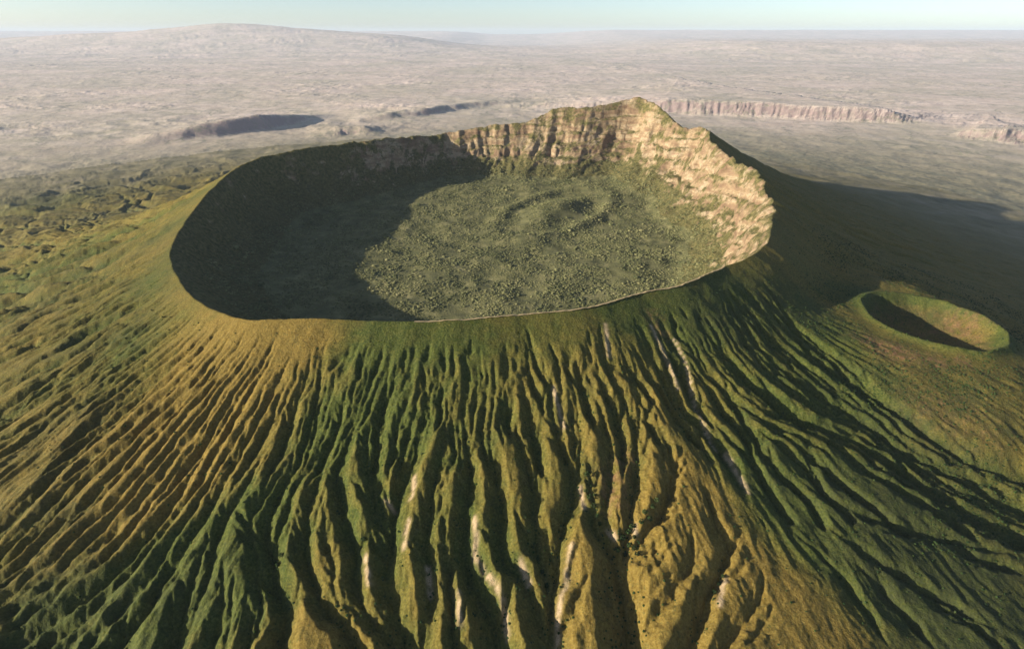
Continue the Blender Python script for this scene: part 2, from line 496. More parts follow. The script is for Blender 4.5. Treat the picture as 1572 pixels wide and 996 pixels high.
# ------------------------------------------------------------------ whole terrain height
def floor_z(x, y):
    z = -152 + 38 * smooth(1500, 2250, y) + 5 * fbm(x / 120, y / 120, 3, 21)
    # low inner mound with its crescent
    mx, my = px_at_z(852, 326, -138)
    dx, dy = x - mx, y - my
    u = (dx * 0.8 - dy * 0.6) / 62; v = (dx * 0.6 + dy * 0.8) / 130
    z = z + 24 * np.exp(-(u * u + v * v) ** 1.4)
    u2 = np.hypot(u * 0.62, v * 0.62)
    z = z + 9 * np.exp(-((u2 - 1.35) / 0.22) ** 2)
    return z

def terrain(x, y):
    """height, and fields that tell the pieces of the terrain apart"""
    th, rho = polar(x, y)
    Rr, Zr = look(RT, th), look(ZT, th)
    q = rho - Rr
    # outside
    D = gully(x, y)
    base = flank_smooth(x, y)
    lip, kr, ka = cone_z(x, y)
    calm = smooth(KR * 1.05, KR * 1.55, kr)
    D = D * calm * smooth(0, 40, q)
    left = smooth(-620, -900, x) * smooth(900, 1500, y) * (1 - smooth(2600, 4200, q))
    rough = 2.4 * fbm(x / 24, y / 24, 4, 91, 0.6) + 0.5 * ridged(x / 9, y / 9, 2, 95)
    hum = (ridged(th * 1500 / 115 + 0.6 * fbm(x / 260, y / 260, 2, 97), q / 420, 4, 99) - 1.25) * 17 * left * smooth(10, 250, q)
    broad = 9 * fbm(x / 260, y / 260, 3, 101) * smooth(60, 350, q)
    ac = th * 1150 + 5 * fbm(x / 60, y / 60, 2, 131)
    rill = (ridged(ac / 19, q / 110, 2, 133) - 1.0) * 2.5 + (ridged(ac / 8, q / 45, 2, 135) - 1.0) * 0.8
    rill = rill * smooth(8, 120, q) * (1 - smooth(900, 1500, q)) * (0.35 + 0.65 * smooth(-0.4, 0.3, fbm(x / 150, y / 150, 2, 137)))
    rill = rill * (1 + 1.2 * smooth(-450, -800, x))
    zo = base - D + rill * calm + rough * (0.4 + 0.6 * np.clip(D / 8, 0, 1)) * smooth(0, 25, q) * (0.4 + 0.6 * calm) + (hum + broad) * calm
    pz = plain_z(x, y)
    zo = smax(zo, pz, 40.0)
    # inside
    W = look(WT, th)
    t0 = np.clip(-q / W, 0, 1.2)
    arcl = th * 850
    win = np.clip(np.sin(np.pi * np.clip(t0, 0, 1)), 0, 1) ** 0.7
    craggy = 0.35 + 0.65 * smooth(-0.8, -0.3, th) * (1 - smooth(2.3, 2.9, th))
    cx_ = arcl + 26 * fbm(arcl / 90, q / 60, 3, 113) + 0.35 * q
    ribs = 0.75 * (ridged(cx_ / 140, q / 300, 3, 111) - 1.2) + 0.28 * (ridged(cx_ / 47, q / 120, 3, 119) - 1.2)
    qe = -q + craggy * win * (22 * ribs + 8 * fbm(arcl / 30, q / 45, 4, 115)) 
    t = np.clip(qe / W, 0, 1.0)
    upper = 1 - 0.66 * smooth(0.0, 0.52, t * 1.0) ** 0.85
    lower = 0.34 * (1 - np.clip((t - 0.30) / 0.70, 0, 1)) ** 1.7
    prof = np.where(t < 0.30, upper, np.minimum(upper, upper))
    prof = (1 - np.clip(t, 0, 1)) ** 1.75 * 0.86 + 0.14 * (1 - smooth(0.02, 0.4, t))
    fz = floor_z(x, y)
    zi = fz + (Zr - fz) * prof
    # strata: ledges in the rock
    hgt = np.clip(zi - fz, 0, None)
    wv = zi + 16 * fbm(arcl / 170, zi / 60, 3, 121) + 0.05 * arcl
    st = 40.0
    ph = wv / st
    fr = ph - np.floor(ph)
    led = (smooth(0.35, 0.85, fr) - fr) * st
    zi = zi + led * 0.75 * smooth(-0.2, 0.5, fbm(arcl / 160, zi / 40, 2, 123)) * (1 - smooth(1.7, 2.0, th)) * smooth(25, 70, hgt) * smooth(0.02, 0.10, t) * craggy
    zi = zi + fbm(x / 14, y / 14, 3, 125) * 2.2 * win * craggy
    inside = q < 0
    z = np.where(inside, zi, zo)
    return dict(z=z, q=q, t=t0, D=D, kr=kr, th=th, hgt=hgt, inside=inside, pz=pz, base=base)

# ------------------------------------------------------------------ grid
ys = [130.0]
while ys[-1] < 105000:
    y = ys[-1]
    if y < 800: st = 1.9
    elif y < 1200: st = 2.5
    elif y < 1900: st = 4.2
    elif y < 2560: st = 3.1
    else: st = max(6.0, (y - 2560) * 0.006 + 6 + y * 0.004)
    ys.append(y + st)
ys = np.array(ys)
NC = 1080
u = np.linspace(-1, 1, NC)
half = 0.95 * ys + 330
X = (u[None, :] * half[:, None]).ravel()
Y = np.repeat(ys, NC)
T = terrain(X, Y)
Z = T['z']
NR = len(ys)
print('grid', NR, NC, NR * NC)
q, kr, hgt, inside = T['q'], T['kr'], T['hgt'], T['inside']

# pieces: 0 slope, 1 crater wall, 2 crater floor, 3 side cone, 4 plain, 5 far mountain, 6 plateau, 7 scarp hills
cls = np.zeros(NR * NC, np.int8)
cls[inside] = 1
cls[inside & (hgt < 7)] = 2
cls[(kr < KR * 1.32) & ~inside] = 3
cls[(~inside) & (q > 2300 + 1300 * (1 - smooth(-600, 300, X)))] = 4
mx, my = (395 - 786) / FPX * 42000 * 0.97, 42000.0
cls[(np.hypot((X - mx) / 15000, (Y - my) / 9000) < 1.25)] = 5
cls[(Y + 0.25 * X > 29000) & (X > 6000)] = 6

# ---- ground cover fields (what grows or lies there, partly shade put into the colour)
def splat(pts):
    """sum of soft patches given as photo pixel, radius in metres, weight"""
    P = np.array(pts, float)
    wx, wy = px_on_flank(P[:, 0], P[:, 1])
    s = np.zeros_like(X)
    for i in range(len(P)):
        r = P[i, 2]
        m = (np.abs(X - wx[i]) < 3 * r) & (np.abs(Y - wy[i]) < 3 * r)
        s[m] += P[i, 3] * np.exp(-((X[m] - wx[i]) ** 2 + (Y[m] - wy[i]) ** 2) / r ** 2)
    return s
green = 0.56 + splat([(560, 525, 55, .6), (640, 520, 60, .6), (720, 510, 60, .5), (840, 500, 60, .4), (950, 480, 50, .6), (1040, 490, 80, .7), (1130, 460, 80, .7),
                      (430, 515, 60, -.6), (380, 530, 60, -.5), (320, 520, 60, -.35), (470, 520, 30, -.6), (300, 600, 110, -.32), (200, 650, 110, -.22), (330, 680, 80, -.3),
                      (100, 700, 100, -.15), (250, 740, 70, -.28), (150, 800, 70, -.22), (60, 850, 60, -.15),
                      (210, 520, 60, .3), (180, 480, 120, .25), (80, 400, 220, .35), (60, 310, 350, .4), (270, 390, 60, .4), (258, 350, 60, .4), (300, 300, 90, .35), (235, 430, 60, .35), (190, 560, 70, .25),
                      (560, 620, 60, .3), (500, 650, 50, .3), (600, 640, 60, .25), (390, 760, 40, .6), (340, 870, 60, .8), (250, 900, 60, .7), (150, 950, 60, .7), (380, 860, 50, .6), (60, 960, 60, .6),
                      (700, 650, 70, .15), (680, 780, 50, .2), (760, 830, 40, .25), (850, 600, 60, .05), (540, 750, 50, .2), (600, 800, 50, .1), (640, 930, 50, -.1),
                      (900, 620, 60, -.15), (1000, 620, 60, -.15), (1080, 600, 50, -.1), (900, 900, 60, -.4), (930, 950, 60, -.4), (1010, 840, 60, -.7), (1090, 900, 90, -.9), (1060, 760, 50, -.6), (1190, 950, 90, -.6),
                      (1280, 960, 70, -.3), (480, 950, 50, -.4), (560, 960, 40, -.3),
                      (1180, 740, 70, .5), (1220, 820, 80, .5), (1350, 800, 110, .5), (1480, 880, 120, .5), (1450, 960, 90, .3), (1300, 880, 80, .3),
                      (1430, 475, 60, .35), (1540, 525, 40, .5), (1350, 450, 50, .4), (1400, 540, 30, .3), (1240, 480, 90, .6), (1280, 560, 80, .6), (1300, 450, 60, .5), (1200, 600, 90, .35), (1350, 640, 90, .3)])
green = green + 0.16 * fbm(X / 70, Y / 70, 4, 201) + 0.10 * fbm(X / 12, Y / 12, 2, 205)
Dn = np.clip(T['D'] / 10, 0, 1.6)
green = np.clip(green + 0.32 * (Dn - 0.55) + 0.5 * np.exp(-((kr - KR) / 13) ** 2), 0, 1)  # deeper gully, greener and darker: real brush plus gully shade put into the colour
ochre = np.clip(splat([(1390, 545, 34, .8), (1350, 535, 28, .7), (1440, 556, 16, 1.0), (1480, 556, 14, 1.0), (1420, 620, 40, .5), (1500, 650, 45, .35), (1465, 500, 40, .4), (1500, 485, 34, .35), (1330, 520, 26, .5), (945, 720, 22, .6), (940, 760, 18, .6), (965, 690, 16, .4), (1002, 485, 16, .6), (1015, 510, 14, .6)])
                * (0.6 + 0.9 * fbm(X / 9, Y / 9, 3, 213)) + 0.10 * fbm(X / 18, Y / 18, 3, 211) - 0.06 + 0.4 * (1 - smooth(0.7 * KR, 0.97 * KR, kr)) * (0.6 + 0.8 * fbm(X / 14, Y / 14, 3, 217)), 0, 1)
def streak(lines, w):
    s = np.zeros_like(X)
    for P in lines:
        Q = resample(P, 24)
        wx, wy = px_on_flank(Q[:, 0], Q[:, 1])
        m = (X > wx.min() - 3 * w) & (X < wx.max() + 3 * w) & (Y > wy.min() - 3 * w) & (Y < wy.max() + 3 * w)
        idx = np.nonzero(m)[0]
        if len(idx) == 0: continue
        d = np.min(np.hypot(X[idx][:, None] - wx[None], Y[idx][:, None] - wy[None]), axis=1)
        s[idx] = np.maximum(s[idx], np.exp(-(d / w) ** 2))
    return s
scrub = np.clip(splat([(240, 370, 90, .4), (300, 300, 110, .35), (1450, 490, 60, .4), (1380, 470, 40, .4), (1440, 600, 70, .35), (1530, 600, 70, .35), (200, 500, 90, .45), (120, 640, 90, .4), (60, 740, 90, .4), (80, 830, 70, .35), (1220, 470, 60, .2), (60, 300, 300, .6), (160, 330, 260, .7), (200, 280, 300, .5), (60, 265, 500, .22), (200, 262, 500, .18), (320, 245, 500, .12), (100, 420, 200, .5), (210, 430, 110, .4), (50, 480, 130, .4), (60, 560, 90, .25), (280, 290, 200, .3),
                       (1350, 800, 110, .35), (1480, 850, 130, .5), (1540, 950, 120, .5), (1400, 950, 80, .3), (1250, 760, 70, .25), (1480, 680, 120, .4), (1350, 620, 80, .3),
                       (1080, 470, 70, .35), (1150, 520, 80, .35), (1180, 450, 70, .45), (150, 950, 70, .4), (300, 930, 70, .35), (50, 900, 60, .3)]) + 0.3 * fbm(X / 45, Y / 45, 4, 231) - 0.05, 0, 0.8)  # dark scrub, thickened on the left flank in place of missing gully shade
bare = streak([[(636, 722), (634, 745), (630, 760)], [(627, 795), (623, 815), (620, 835)], [(728, 790), (731, 815), (729, 838), (742, 862)], [(749, 872), (765, 893), (774, 915), (779, 960)],
               [(877, 830), (874, 850)], [(871, 862), (870, 885), (862, 905), (857, 940), (858, 996)], [(1117, 880), (1111, 895), (1106, 925)], [(935, 798), (946, 812)], [(975, 795), (977, 810)], [(592, 758), (602, 770)],
               [(930, 498), (932, 520), (935, 545)],
               [(1035, 520), (1055, 560), (1066, 605), (1085, 650), (1100, 680)], [(1115, 690), (1150, 755)], [(850, 590), (858, 620), (866, 650)], [(892, 740), (897, 770)], [(656, 860), (660, 900)], [(702, 900), (706, 950)], [(800, 850), (812, 880)], [(560, 850), (566, 890)], [(1000, 500), (1020, 540), (1042, 590)]], 3.0)
bare = np.clip(bare * (0.7 + 0.9 * (fbm(X / 7, Y / 7, 3, 221) + 0.35)), 0, 1)

# ------------------------------------------------------------------ materials
def new_mat(name):
    m = bpy.data.materials.new(name); m.use_nodes = True
    nt = m.node_tree
    b = nt.nodes['Principled BSDF']
    b.inputs['Roughness'].default_value = 0.95
    b.inputs['Specular IOR Level'].default_value = 0.12
    return m, nt, b
def N(nt, typ, **kw):
    n = nt.nodes.new(typ)
    for k, v in kw.items():
        if k in n.inputs.keys() if isinstance(k, str) else False: n.inputs[k].default_value = v
        else: setattr(n, k, v)
    return n
def pos(nt, scale=(1, 1, 1)):
    g = nt.nodes.new('ShaderNodeNewGeometry')
    mp = nt.nodes.new('ShaderNodeMapping'); mp.inputs['Scale'].default_value = scale
    nt.links.new(g.outputs['Position'], mp.inputs['Vector'])
    return mp.outputs[0], g
def noise(nt, vec, scale, detail=4, rough=0.55, dist=0):
    n = nt.nodes.new('ShaderNodeTexNoise')
    n.inputs['Scale'].default_value = scale; n.inputs['Detail'].default_value = detail
    n.inputs['Roughness'].default_value = rough; n.inputs['Distortion'].default_value = dist
    nt.links.new(vec, n.inputs['Vector'])
    return n.outputs['Fac']
def mix(nt, fac, a, b, mode='MIX'):
    n = nt.nodes.new('ShaderNodeMix'); n.data_type = 'RGBA'; n.blend_type = mode
    for s, v in ((0, fac), (6, a), (7, b)):
        if isinstance(v, (int, float)): n.inputs[s].default_value = v
        elif isinstance(v, tuple): n.inputs[s].default_value = (*v, 1)
        else: nt.links.new(v, n.inputs[s])
    return n.outputs[2]
ALB = 0.66
def ramp(nt, fac, stops):
    n = nt.nodes.new('ShaderNodeValToRGB')
    e = n.color_ramp.elements
    while len(e) < len(stops): e.new(0.5)
    for i, (p, c) in enumerate(stops):
        e[i].position = p
        e[i].color = (c, c, c, 1) if isinstance(c, (int, float)) else (*(v * ALB for v in c), 1)
    nt.links.new(fac, n.inputs[0])
    return n.outputs[0]
def math_(nt, op, a, b=None):
    n = nt.nodes.new('ShaderNodeMath'); n.operation = op
    for i, v in enumerate((a, b)):
        if v is None: continue
        if isinstance(v, (int, float)): n.inputs[i].default_value = v
        else: nt.links.new(v, n.inputs[i])
    return n.outputs[0]
def attr(nt, name, kind='GEOMETRY'):
    n = nt.nodes.new('ShaderNodeAttribute'); n.attribute_name = name; n.attribute_type = kind
    return n.outputs['Fac']
def bump(nt, b, h, dist, strength=1.0, prev=None):
    n = nt.nodes.new('ShaderNodeBump'); n.inputs['Distance'].default_value = dist; n.inputs['Strength'].default_value = strength
    nt.links.new(h, n.inputs['Height'])
    if prev is not None: nt.links.new(prev, n.inputs['Normal'])
    nt.links.new(n.outputs[0], b.inputs['Normal'])
    return n.outputs[0]

def grass_mat():
    m, nt, b = new_mat('slope_grass')
    p, g = pos(nt)
    n1 = noise(nt, p, 0.05, 5); n2 = noise(nt, p, 0.35, 4); n3 = noise(nt, p, 0.9, 3)
    gold = ramp(nt, n2, [(0.30, (0.175, 0.112, 0.022)), (0.55, (0.262, 0.185, 0.042)), (0.75, (0.37, 0.26, 0.070))])
    grn = ramp(nt, n2, [(0.30, (0.045, 0.065, 0.013)), (0.55, (0.098, 0.118, 0.025)), (0.75, (0.18, 0.178, 0.043))])
    fac = math_(nt, 'ADD', attr(nt, 'green'), math_(nt, 'MULTIPLY', math_(nt, 'SUBTRACT', n1, 0.5), 0.6))
    col = mix(nt, fac, gold, grn)
    red = ramp(nt, n2, [(0.3, (0.20, 0.10, 0.05)), (0.7, (0.36, 0.20, 0.10))])
    col = mix(nt, attr(nt, 'ochre'), col, red)
    scar = ramp(nt, n3, [(0.3, (0.36, 0.25, 0.13)), (0.6, (0.58, 0.44, 0.27))])
    col = mix(nt, attr(nt, 'bare'), col, scar)
    col = mix(nt, math_(nt, 'MULTIPLY', attr(nt, 'scrub'), ramp(nt, noise(nt, p, 0.11, 6, 0.7), [(0.36, 0.25), (0.56, 1.0)])), col, ramp(nt, n3, [(0.3, (0.035, 0.045, 0.016)), (0.7, (0.085, 0.09, 0.036))]))
    # dark tussocks and low scrub
    sc = noise(nt, p, 0.22, 6, 0.7)
    col = mix(nt, math_(nt, 'MULTIPLY', ramp(nt, sc, [(0.56, 0.0), (0.66, 1.0)]), 0.55), col, (0.04, 0.055, 0.018))
    # towards the foot the grass thins out into the dry plain
    col = mix(nt, attr(nt, 'dry'), col, ramp(nt, noise(nt, p, 0.006, 6, 0.65), [(0.32, (0.16, 0.15, 0.085)), (0.52, (0.30, 0.26, 0.15)), (0.7, (0.42, 0.35, 0.24))]))
    nt.links.new(col, b.inputs['Base Color'])
    bump(nt, b, math_(nt, 'ADD', n2, math_(nt, 'MULTIPLY', n3, 0.5)), 1.6, 0.8)
    return m
def plain_mat():
    m, nt, b = new_mat('dry_plain')
    p, g = pos(nt)
    n1 = noise(nt, p, 0.0006, 6, 0.6); n2 = noise(nt, p, 0.004, 6, 0.65); n3 = noise(nt, p, 0.03, 4)
    c1 = ramp(nt, n2, [(0.3, (0.50, 0.43, 0.32)), (0.5, (0.66, 0.56, 0.43)), (0.7, (0.78, 0.65, 0.53))])
    c2 = ramp(nt, n2, [(0.3, (0.74, 0.57, 0.47)), (0.6, (0.92, 0.74, 0.62)), (0.8, (1.0, 0.84, 0.72))])  # paled beyond dry ground: whiteness of distant haze put into the colour
    col = mix(nt, ramp(nt, n1, [(0.38, 0.0), (0.62, 1.0)]), c1, c2)
    col = mix(nt, attr(nt, 'near'), col, ramp(nt, n3, [(0.3, (0.18, 0.17, 0.10)), (0.6, (0.38, 0.33, 0.20))]))
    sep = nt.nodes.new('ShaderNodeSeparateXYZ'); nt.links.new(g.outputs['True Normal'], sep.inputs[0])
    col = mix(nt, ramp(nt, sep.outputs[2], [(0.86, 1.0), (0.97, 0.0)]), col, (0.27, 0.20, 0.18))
    sc = noise(nt, p, 0.012, 8, 0.75)
    col = mix(nt, math_(nt, 'MULTIPLY', ramp(nt, sc, [(0.56, 0.0), (0.70, 1.0)]), 0.35), col, (0.171, 0.171, 0.110))
    for sc_, wd, am in ((0.001, 0.012, 0.671), (0.004, 0.015, 0.488)):      # bush along dry watercourses
        w_ = noise(nt, p, sc_, 5, 0.6, 0.4)
        ln = ramp(nt, math_(nt, 'ABSOLUTE', math_(nt, 'SUBTRACT', w_, 0.5)), [(0.0, 1.0), (wd, 0.0)])
        col = mix(nt, math_(nt, 'MULTIPLY', ln, am), col, (0.183, 0.183, 0.122))
    nt.links.new(col, b.inputs['Base Color'])
    bump(nt, b, n2, 30.0, 0.5)
    return m
def wall_mat():
    m, nt, b = new_mat('crater_rock')
    p, g = pos(nt)
    ps, _ = pos(nt, (0.014, 0.014, 0.05))
    band = noise(nt, ps, 1.0, 5, 0.6, 0.6)
    n1 = noise(nt, p, 0.02, 5); n2 = noise(nt, p, 0.12, 5, 0.65); n3 = noise(nt, p, 0.6, 4)
    rock = ramp(nt, band, [(0.28, (0.19, 0.115, 0.07)), (0.42, (0.34, 0.225, 0.135)), (0.52, (0.45, 0.33, 0.19)), (0.60, (0.56, 0.44, 0.28)), (0.72, (0.34, 0.19, 0.12))])
    rock = mix(nt, math_(nt, 'MULTIPLY', ramp(nt, n2, [(0.40, 1.0), (0.56, 0.0)]), 0.5), rock, (0.17, 0.115, 0.07))
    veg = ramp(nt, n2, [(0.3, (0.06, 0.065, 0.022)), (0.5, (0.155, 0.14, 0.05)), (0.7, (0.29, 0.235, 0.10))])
    sep = nt.nodes.new('ShaderNodeSeparateXYZ'); nt.links.new(g.outputs['True Normal'], sep.inputs[0])
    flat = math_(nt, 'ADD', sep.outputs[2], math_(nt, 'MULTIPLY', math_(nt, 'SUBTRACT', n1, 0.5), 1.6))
    flat = math_(nt, 'ADD', flat, math_(nt, 'MULTIPLY', attr(nt, 'low'), 0.22))  # cover near the floor, plus the colour-darkened shadow side on the left
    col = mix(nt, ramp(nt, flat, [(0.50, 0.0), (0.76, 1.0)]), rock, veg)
    nt.links.new(col, b.inputs['Base Color'])
    bump(nt, b, math_(nt, 'ADD', n2, math_(nt, 'MULTIPLY', n3, 0.35)), 5.0, 0.9)
    return m
def floor_mat():
    m, nt, b = new_mat('crater_floor_scrub')
    p, g = pos(nt)
    n2 = noise(nt, p, 0.03, 5); n3 = noise(nt, p, 0.3, 4)
    col = ramp(nt, n2, [(0.3, (0.11, 0.115, 0.05)), (0.55, (0.22, 0.21, 0.09)), (0.75, (0.36, 0.32, 0.15))])
    nt.links.new(col, b.inputs['Base Color'])
    bump(nt, b, n3, 2.0, 0.8)
    return m
def leaf_mat(name, stops):
    m, nt, b = new_mat(name)
    oi = nt.nodes.new('ShaderNodeObjectInfo')
    p, g = pos(nt)
    n = noise(nt, p, 0.9, 3)
    f = math_(nt, 'ADD', math_(nt, 'MULTIPLY', oi.outputs['Random'], 0.5), math_(nt, 'MULTIPLY', n, 0.45))
    n0 = noise(nt, p, 0.012, 4)
    f = math_(nt, 'ADD', f, math_(nt, 'MULTIPLY', math_(nt, 'SUBTRACT', n0, 0.5), 0.9))
    nt.links.new(ramp(nt, f, stops), b.inputs['Base Color'])
    return m
M_grass, M_plain, M_wall, M_floor = grass_mat(), plain_mat(), wall_mat(), floor_mat()
M_forest = leaf_mat('crater_forest_leaves', [(0.1, (0.09, 0.105, 0.045)), (0.45, (0.20, 0.205, 0.085)), (0.8, (0.36, 0.335, 0.15)), (1.0, (0.46, 0.40, 0.20))])
M_bush = leaf_mat('bush_leaves', [(0.1, (0.022, 0.045, 0.014)), (0.6, (0.05, 0.085, 0.022)), (1.0, (0.10, 0.12, 0.04))])
M_trunk, nt_, b_ = new_mat('bush_bark'); b_.inputs['Base Color'].default_value = (0.10, 0.075, 0.05, 1)
M_path, nt_, b_ = new_mat('trodden_earth')
p_, g_ = pos(nt_)
nt_.links.new(ramp(nt_, noise(nt_, p_, 0.5, 3), [(0.3, (0.45, 0.33, 0.16)), (0.7, (0.62, 0.48, 0.27))]), b_.inputs['Base Color'])

# ------------------------------------------------------------------ terrain meshes
V = np.c_[X, Y, Z].astype(np.float32)
idx = np.arange(NR * NC).reshape(NR, NC)
quads = np.stack([idx[:-1, :-1], idx[:-1, 1:], idx[1:, 1:], idx[1:, :-1]], -1).reshape(-1, 4)
qc = cls[quads[:, 0]]
near = np.clip(1 - smooth(2200, 6500, q), 0, 1)
low = np.maximum(1 - smooth(20, 70, hgt), 1.6 * np.maximum(smooth(2.15, 2.5, T['th']), 1 - smooth(-1.2, -0.8, T['th'])))  # left wall gets extra dark cover: its shadow deepened through the colour
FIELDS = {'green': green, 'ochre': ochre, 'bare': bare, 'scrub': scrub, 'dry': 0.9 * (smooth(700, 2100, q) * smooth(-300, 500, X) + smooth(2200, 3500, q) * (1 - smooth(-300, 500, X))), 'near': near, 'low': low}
def piece(name, code, mat, label, fields):
    f = quads[qc == code]
    if len(f) == 0: return None
    used, inv = np.unique(f.ravel(), return_inverse=True)
    me = bpy.data.meshes.new(name)
    me.vertices.add(len(used)); me.vertices.foreach_set('co', V[used].ravel())
    me.loops.add(len(f) * 4); me.loops.foreach_set('vertex_index', inv.astype(np.int32).ravel())
    me.polygons.add(len(f)); me.polygons.foreach_set('loop_start', np.arange(0, len(f) * 4, 4, dtype=np.int32))
    me.polygons.foreach_set('use_smooth', np.ones(len(f), bool))
    for k in fields:
        a = me.attributes.new(k, 'FLOAT', 'POINT'); a.data.foreach_set('value', FIELDS[k][used].astype(np.float32))
    me.update(calc_edges=True)
    me.materials.append(mat)
    o = bpy.data.objects.new(name, me); scene.collection.objects.link(o)
    o['kind'] = 'structure'; o['label'] = label
    return o
piece('volcano_slope', 0, M_grass, 'gullied outer slope of the volcano with green and golden grass', ['green', 'ochre', 'bare', 'scrub', 'dry'])
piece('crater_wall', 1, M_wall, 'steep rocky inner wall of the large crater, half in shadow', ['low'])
piece('crater_floor', 2, M_floor, 'flat scrub covered floor of the large crater', [])
piece('side_cone', 3, M_grass, 'small grassy side cone with a bowl on the right shoulder', ['green', 'ochre', 'bare', 'scrub', 'dry'])
piece('plain', 4, M_plain, 'dry hazy plain with scarps reaching to the horizon', ['near'])
piece('distant_mountain', 5, M_plain, 'broad pale mountain on the left horizon', ['near'])
piece('plateau', 6, M_plain, 'bluish plateau on the right horizon', ['near'])

# ------------------------------------------------------------------ rim footpath
def path():
    th = np.radians(np.linspace(-96, -52, 260))
    Rr = look(RT, th) + 1.0
    vs, fs = [], []
    for i, (a, r) in enumerate(zip(th, Rr)):
        w = 1.7 * (1 + 0.2 * math.sin(i * 0.21) + 0.1 * math.sin(i * 0.9))
        for s in (-1, 1):
            x, y = CX + (r + s * w) * math.cos(a), CY + (r + s * w) * math.sin(a)
            vs.append([x, y, 0])
    vs = np.array(vs)
    z = terrain(vs[:, 0], vs[:, 1])['z']
    vs[:, 2] = np.maximum(z[0::2].repeat(2), z[1::2].repeat(2)) + 0.9
    fs = [(2 * i, 2 * i + 1, 2 * i + 3, 2 * i + 2) for i in range(len(th) - 1)]
    me = bpy.data.meshes.new('footpath'); me.from_pydata(vs.tolist(), [], fs); me.materials.append(M_path)
    o = bpy.data.objects.new('footpath', me); scene.collection.objects.link(o)
    o['kind'] = 'structure'; o['label'] = 'pale trodden footpath along the front crater rim'
path()

# ------------------------------------------------------------------ scrub and forest (uncountable): points, each carrying a small leafy clump
def scatter(name, pts, size, mat, label, flat=0.75):
    me = bpy.data.meshes.new(name)
    me.from_pydata(pts.tolist(), [], [])
    a = me.attributes.new('size', 'FLOAT', 'POINT'); a.data.foreach_set('value', size.astype(np.float32))
    o = bpy.data.objects.new(name, me); scene.collection.objects.link(o)
    o['kind'] = 'stuff'; o['label'] = label
    me.materials.append(mat)
    ng = bpy.data.node_groups.new(name, 'GeometryNodeTree')
    ng.interface.new_socket('Geometry', in_out='INPUT', socket_type='NodeSocketGeometry')
    ng.interface.new_socket('Geometry', in_out='OUTPUT', socket_type='NodeSocketGeometry')
    n, l = ng.nodes, ng.links
    gi, go = n.new('NodeGroupInput'), n.new('NodeGroupOutput')
    ico = n.new('GeometryNodeMeshIcoSphere'); ico.inputs['Subdivisions'].default_value = 3; ico.inputs['Radius'].default_value = 0.5
    nz = n.new('ShaderNodeTexNoise'); nz.inputs['Scale'].default_value = 3.4; nz.inputs['Detail'].default_value = 3.0
    sb = n.new('ShaderNodeMath'); sb.operation = 'SUBTRACT'; sb.inputs[1].default_value = 0.5
    ml = n.new('ShaderNodeMath'); ml.operation = 'MULTIPLY'; ml.inputs[1].default_value = 0.9
    nrm = n.new('GeometryNodeInputNormal'); sc = n.new('ShaderNodeVectorMath'); sc.operation = 'SCALE'
    sp = n.new('GeometryNodeSetPosition')
    l.new(nz.outputs['Fac'], sb.inputs[0]); l.new(sb.outputs[0], ml.inputs[0]); l.new(ml.outputs[0], sc.inputs['Scale'])
    l.new(nrm.outputs[0], sc.inputs[0]); l.new(ico.outputs['Mesh'], sp.inputs['Geometry']); l.new(sc.outputs[0], sp.inputs['Offset'])
    sm = n.new('GeometryNodeSetMaterial'); sm.inputs['Material'].default_value = mat
    l.new(sp.outputs[0], sm.inputs[0])
    m2p = n.new('GeometryNodeMeshToPoints')
    iop = n.new('GeometryNodeInstanceOnPoints')
    rv = n.new('FunctionNodeRandomValue'); rv.data_type = 'FLOAT_VECTOR'
    rv.inputs[0].default_value = (-0.3, -0.3, 0); rv.inputs[1].default_value = (0.3, 0.3, 6.28)
    na = n.new('GeometryNodeInputNamedAttribute'); na.data_type = 'FLOAT'; na.inputs[0].default_value = 'size'
    cv = n.new('ShaderNodeCombineXYZ'); mz = n.new('ShaderNodeMath'); mz.operation = 'MULTIPLY'; mz.inputs[1].default_value = flat
    l.new(na.outputs[0], cv.inputs[0]); l.new(na.outputs[0], cv.inputs[1]); l.new(na.outputs[0], mz.inputs[0]); l.new(mz.outputs[0], cv.inputs[2])
    l.new(gi.outputs[0], m2p.inputs[0]); l.new(m2p.outputs[0], iop.inputs['Points']); l.new(sm.outputs[0], iop.inputs['Instance'])
    l.new(rv.outputs[0], iop.inputs['Rotation']); l.new(cv.outputs[0], iop.inputs['Scale'])
    l.new(iop.outputs[0], go.inputs[0])
    md = o.modifiers.new('scatter', 'NODES'); md.node_group = ng
    return o
def ground(x, y):
    return terrain(x, y)
# crater forest
n = 190000
x = rng.uniform(-800, 720, n); y = rng.uniform(850, 2460, n)
t = ground(x, y)
dens = 0.52 + 0.75 * fbm(x / 75, y / 75, 4, 301)
keep = t['inside'] & (t['hgt'] < 60) & (rng.random(n) < dens * (1 - smooth(8, 60, t['hgt']) * 0.8))
x, y, z = x[keep], y[keep], t['z'][keep]
size = np.exp(rng.normal(0.92, 0.42, len(x))) * (1.0 + 0.3 * fbm(x / 90, y / 90, 2, 303))
scatter('crater_forest', np.c_[x, y, z + size * 0.16], size, M_forest, 'dense low scrub forest filling the crater floor', 0.6)
# scrub on the shoulder around the side cone and on the right slope
n = 60000
x = rng.uniform(500, 1350, n); y = rng.uniform(500, 1400, n)
t = ground(x, y)
dens = np.clip(0.22 + 0.6 * fbm(x / 90, y / 90, 3, 311), 0.03, 1) * smooth(20, 160, t['q'])
dens = dens * np.where(t['kr'] < KR, 0.35, 1)
keep = (~t['inside']) & (rng.random(n) < dens)
x, y, z = x[keep], y[keep], t['z'][keep]
size = rng.uniform(1.1, 1.9, len(x)) * rng.choice([1, 1, 1.6], len(x))
scatter('slope_scrub', np.c_[x, y, z + size * 0.1], size, M_bush, 'dots of dark scrub over the right shoulder around the side cone', 0.8)
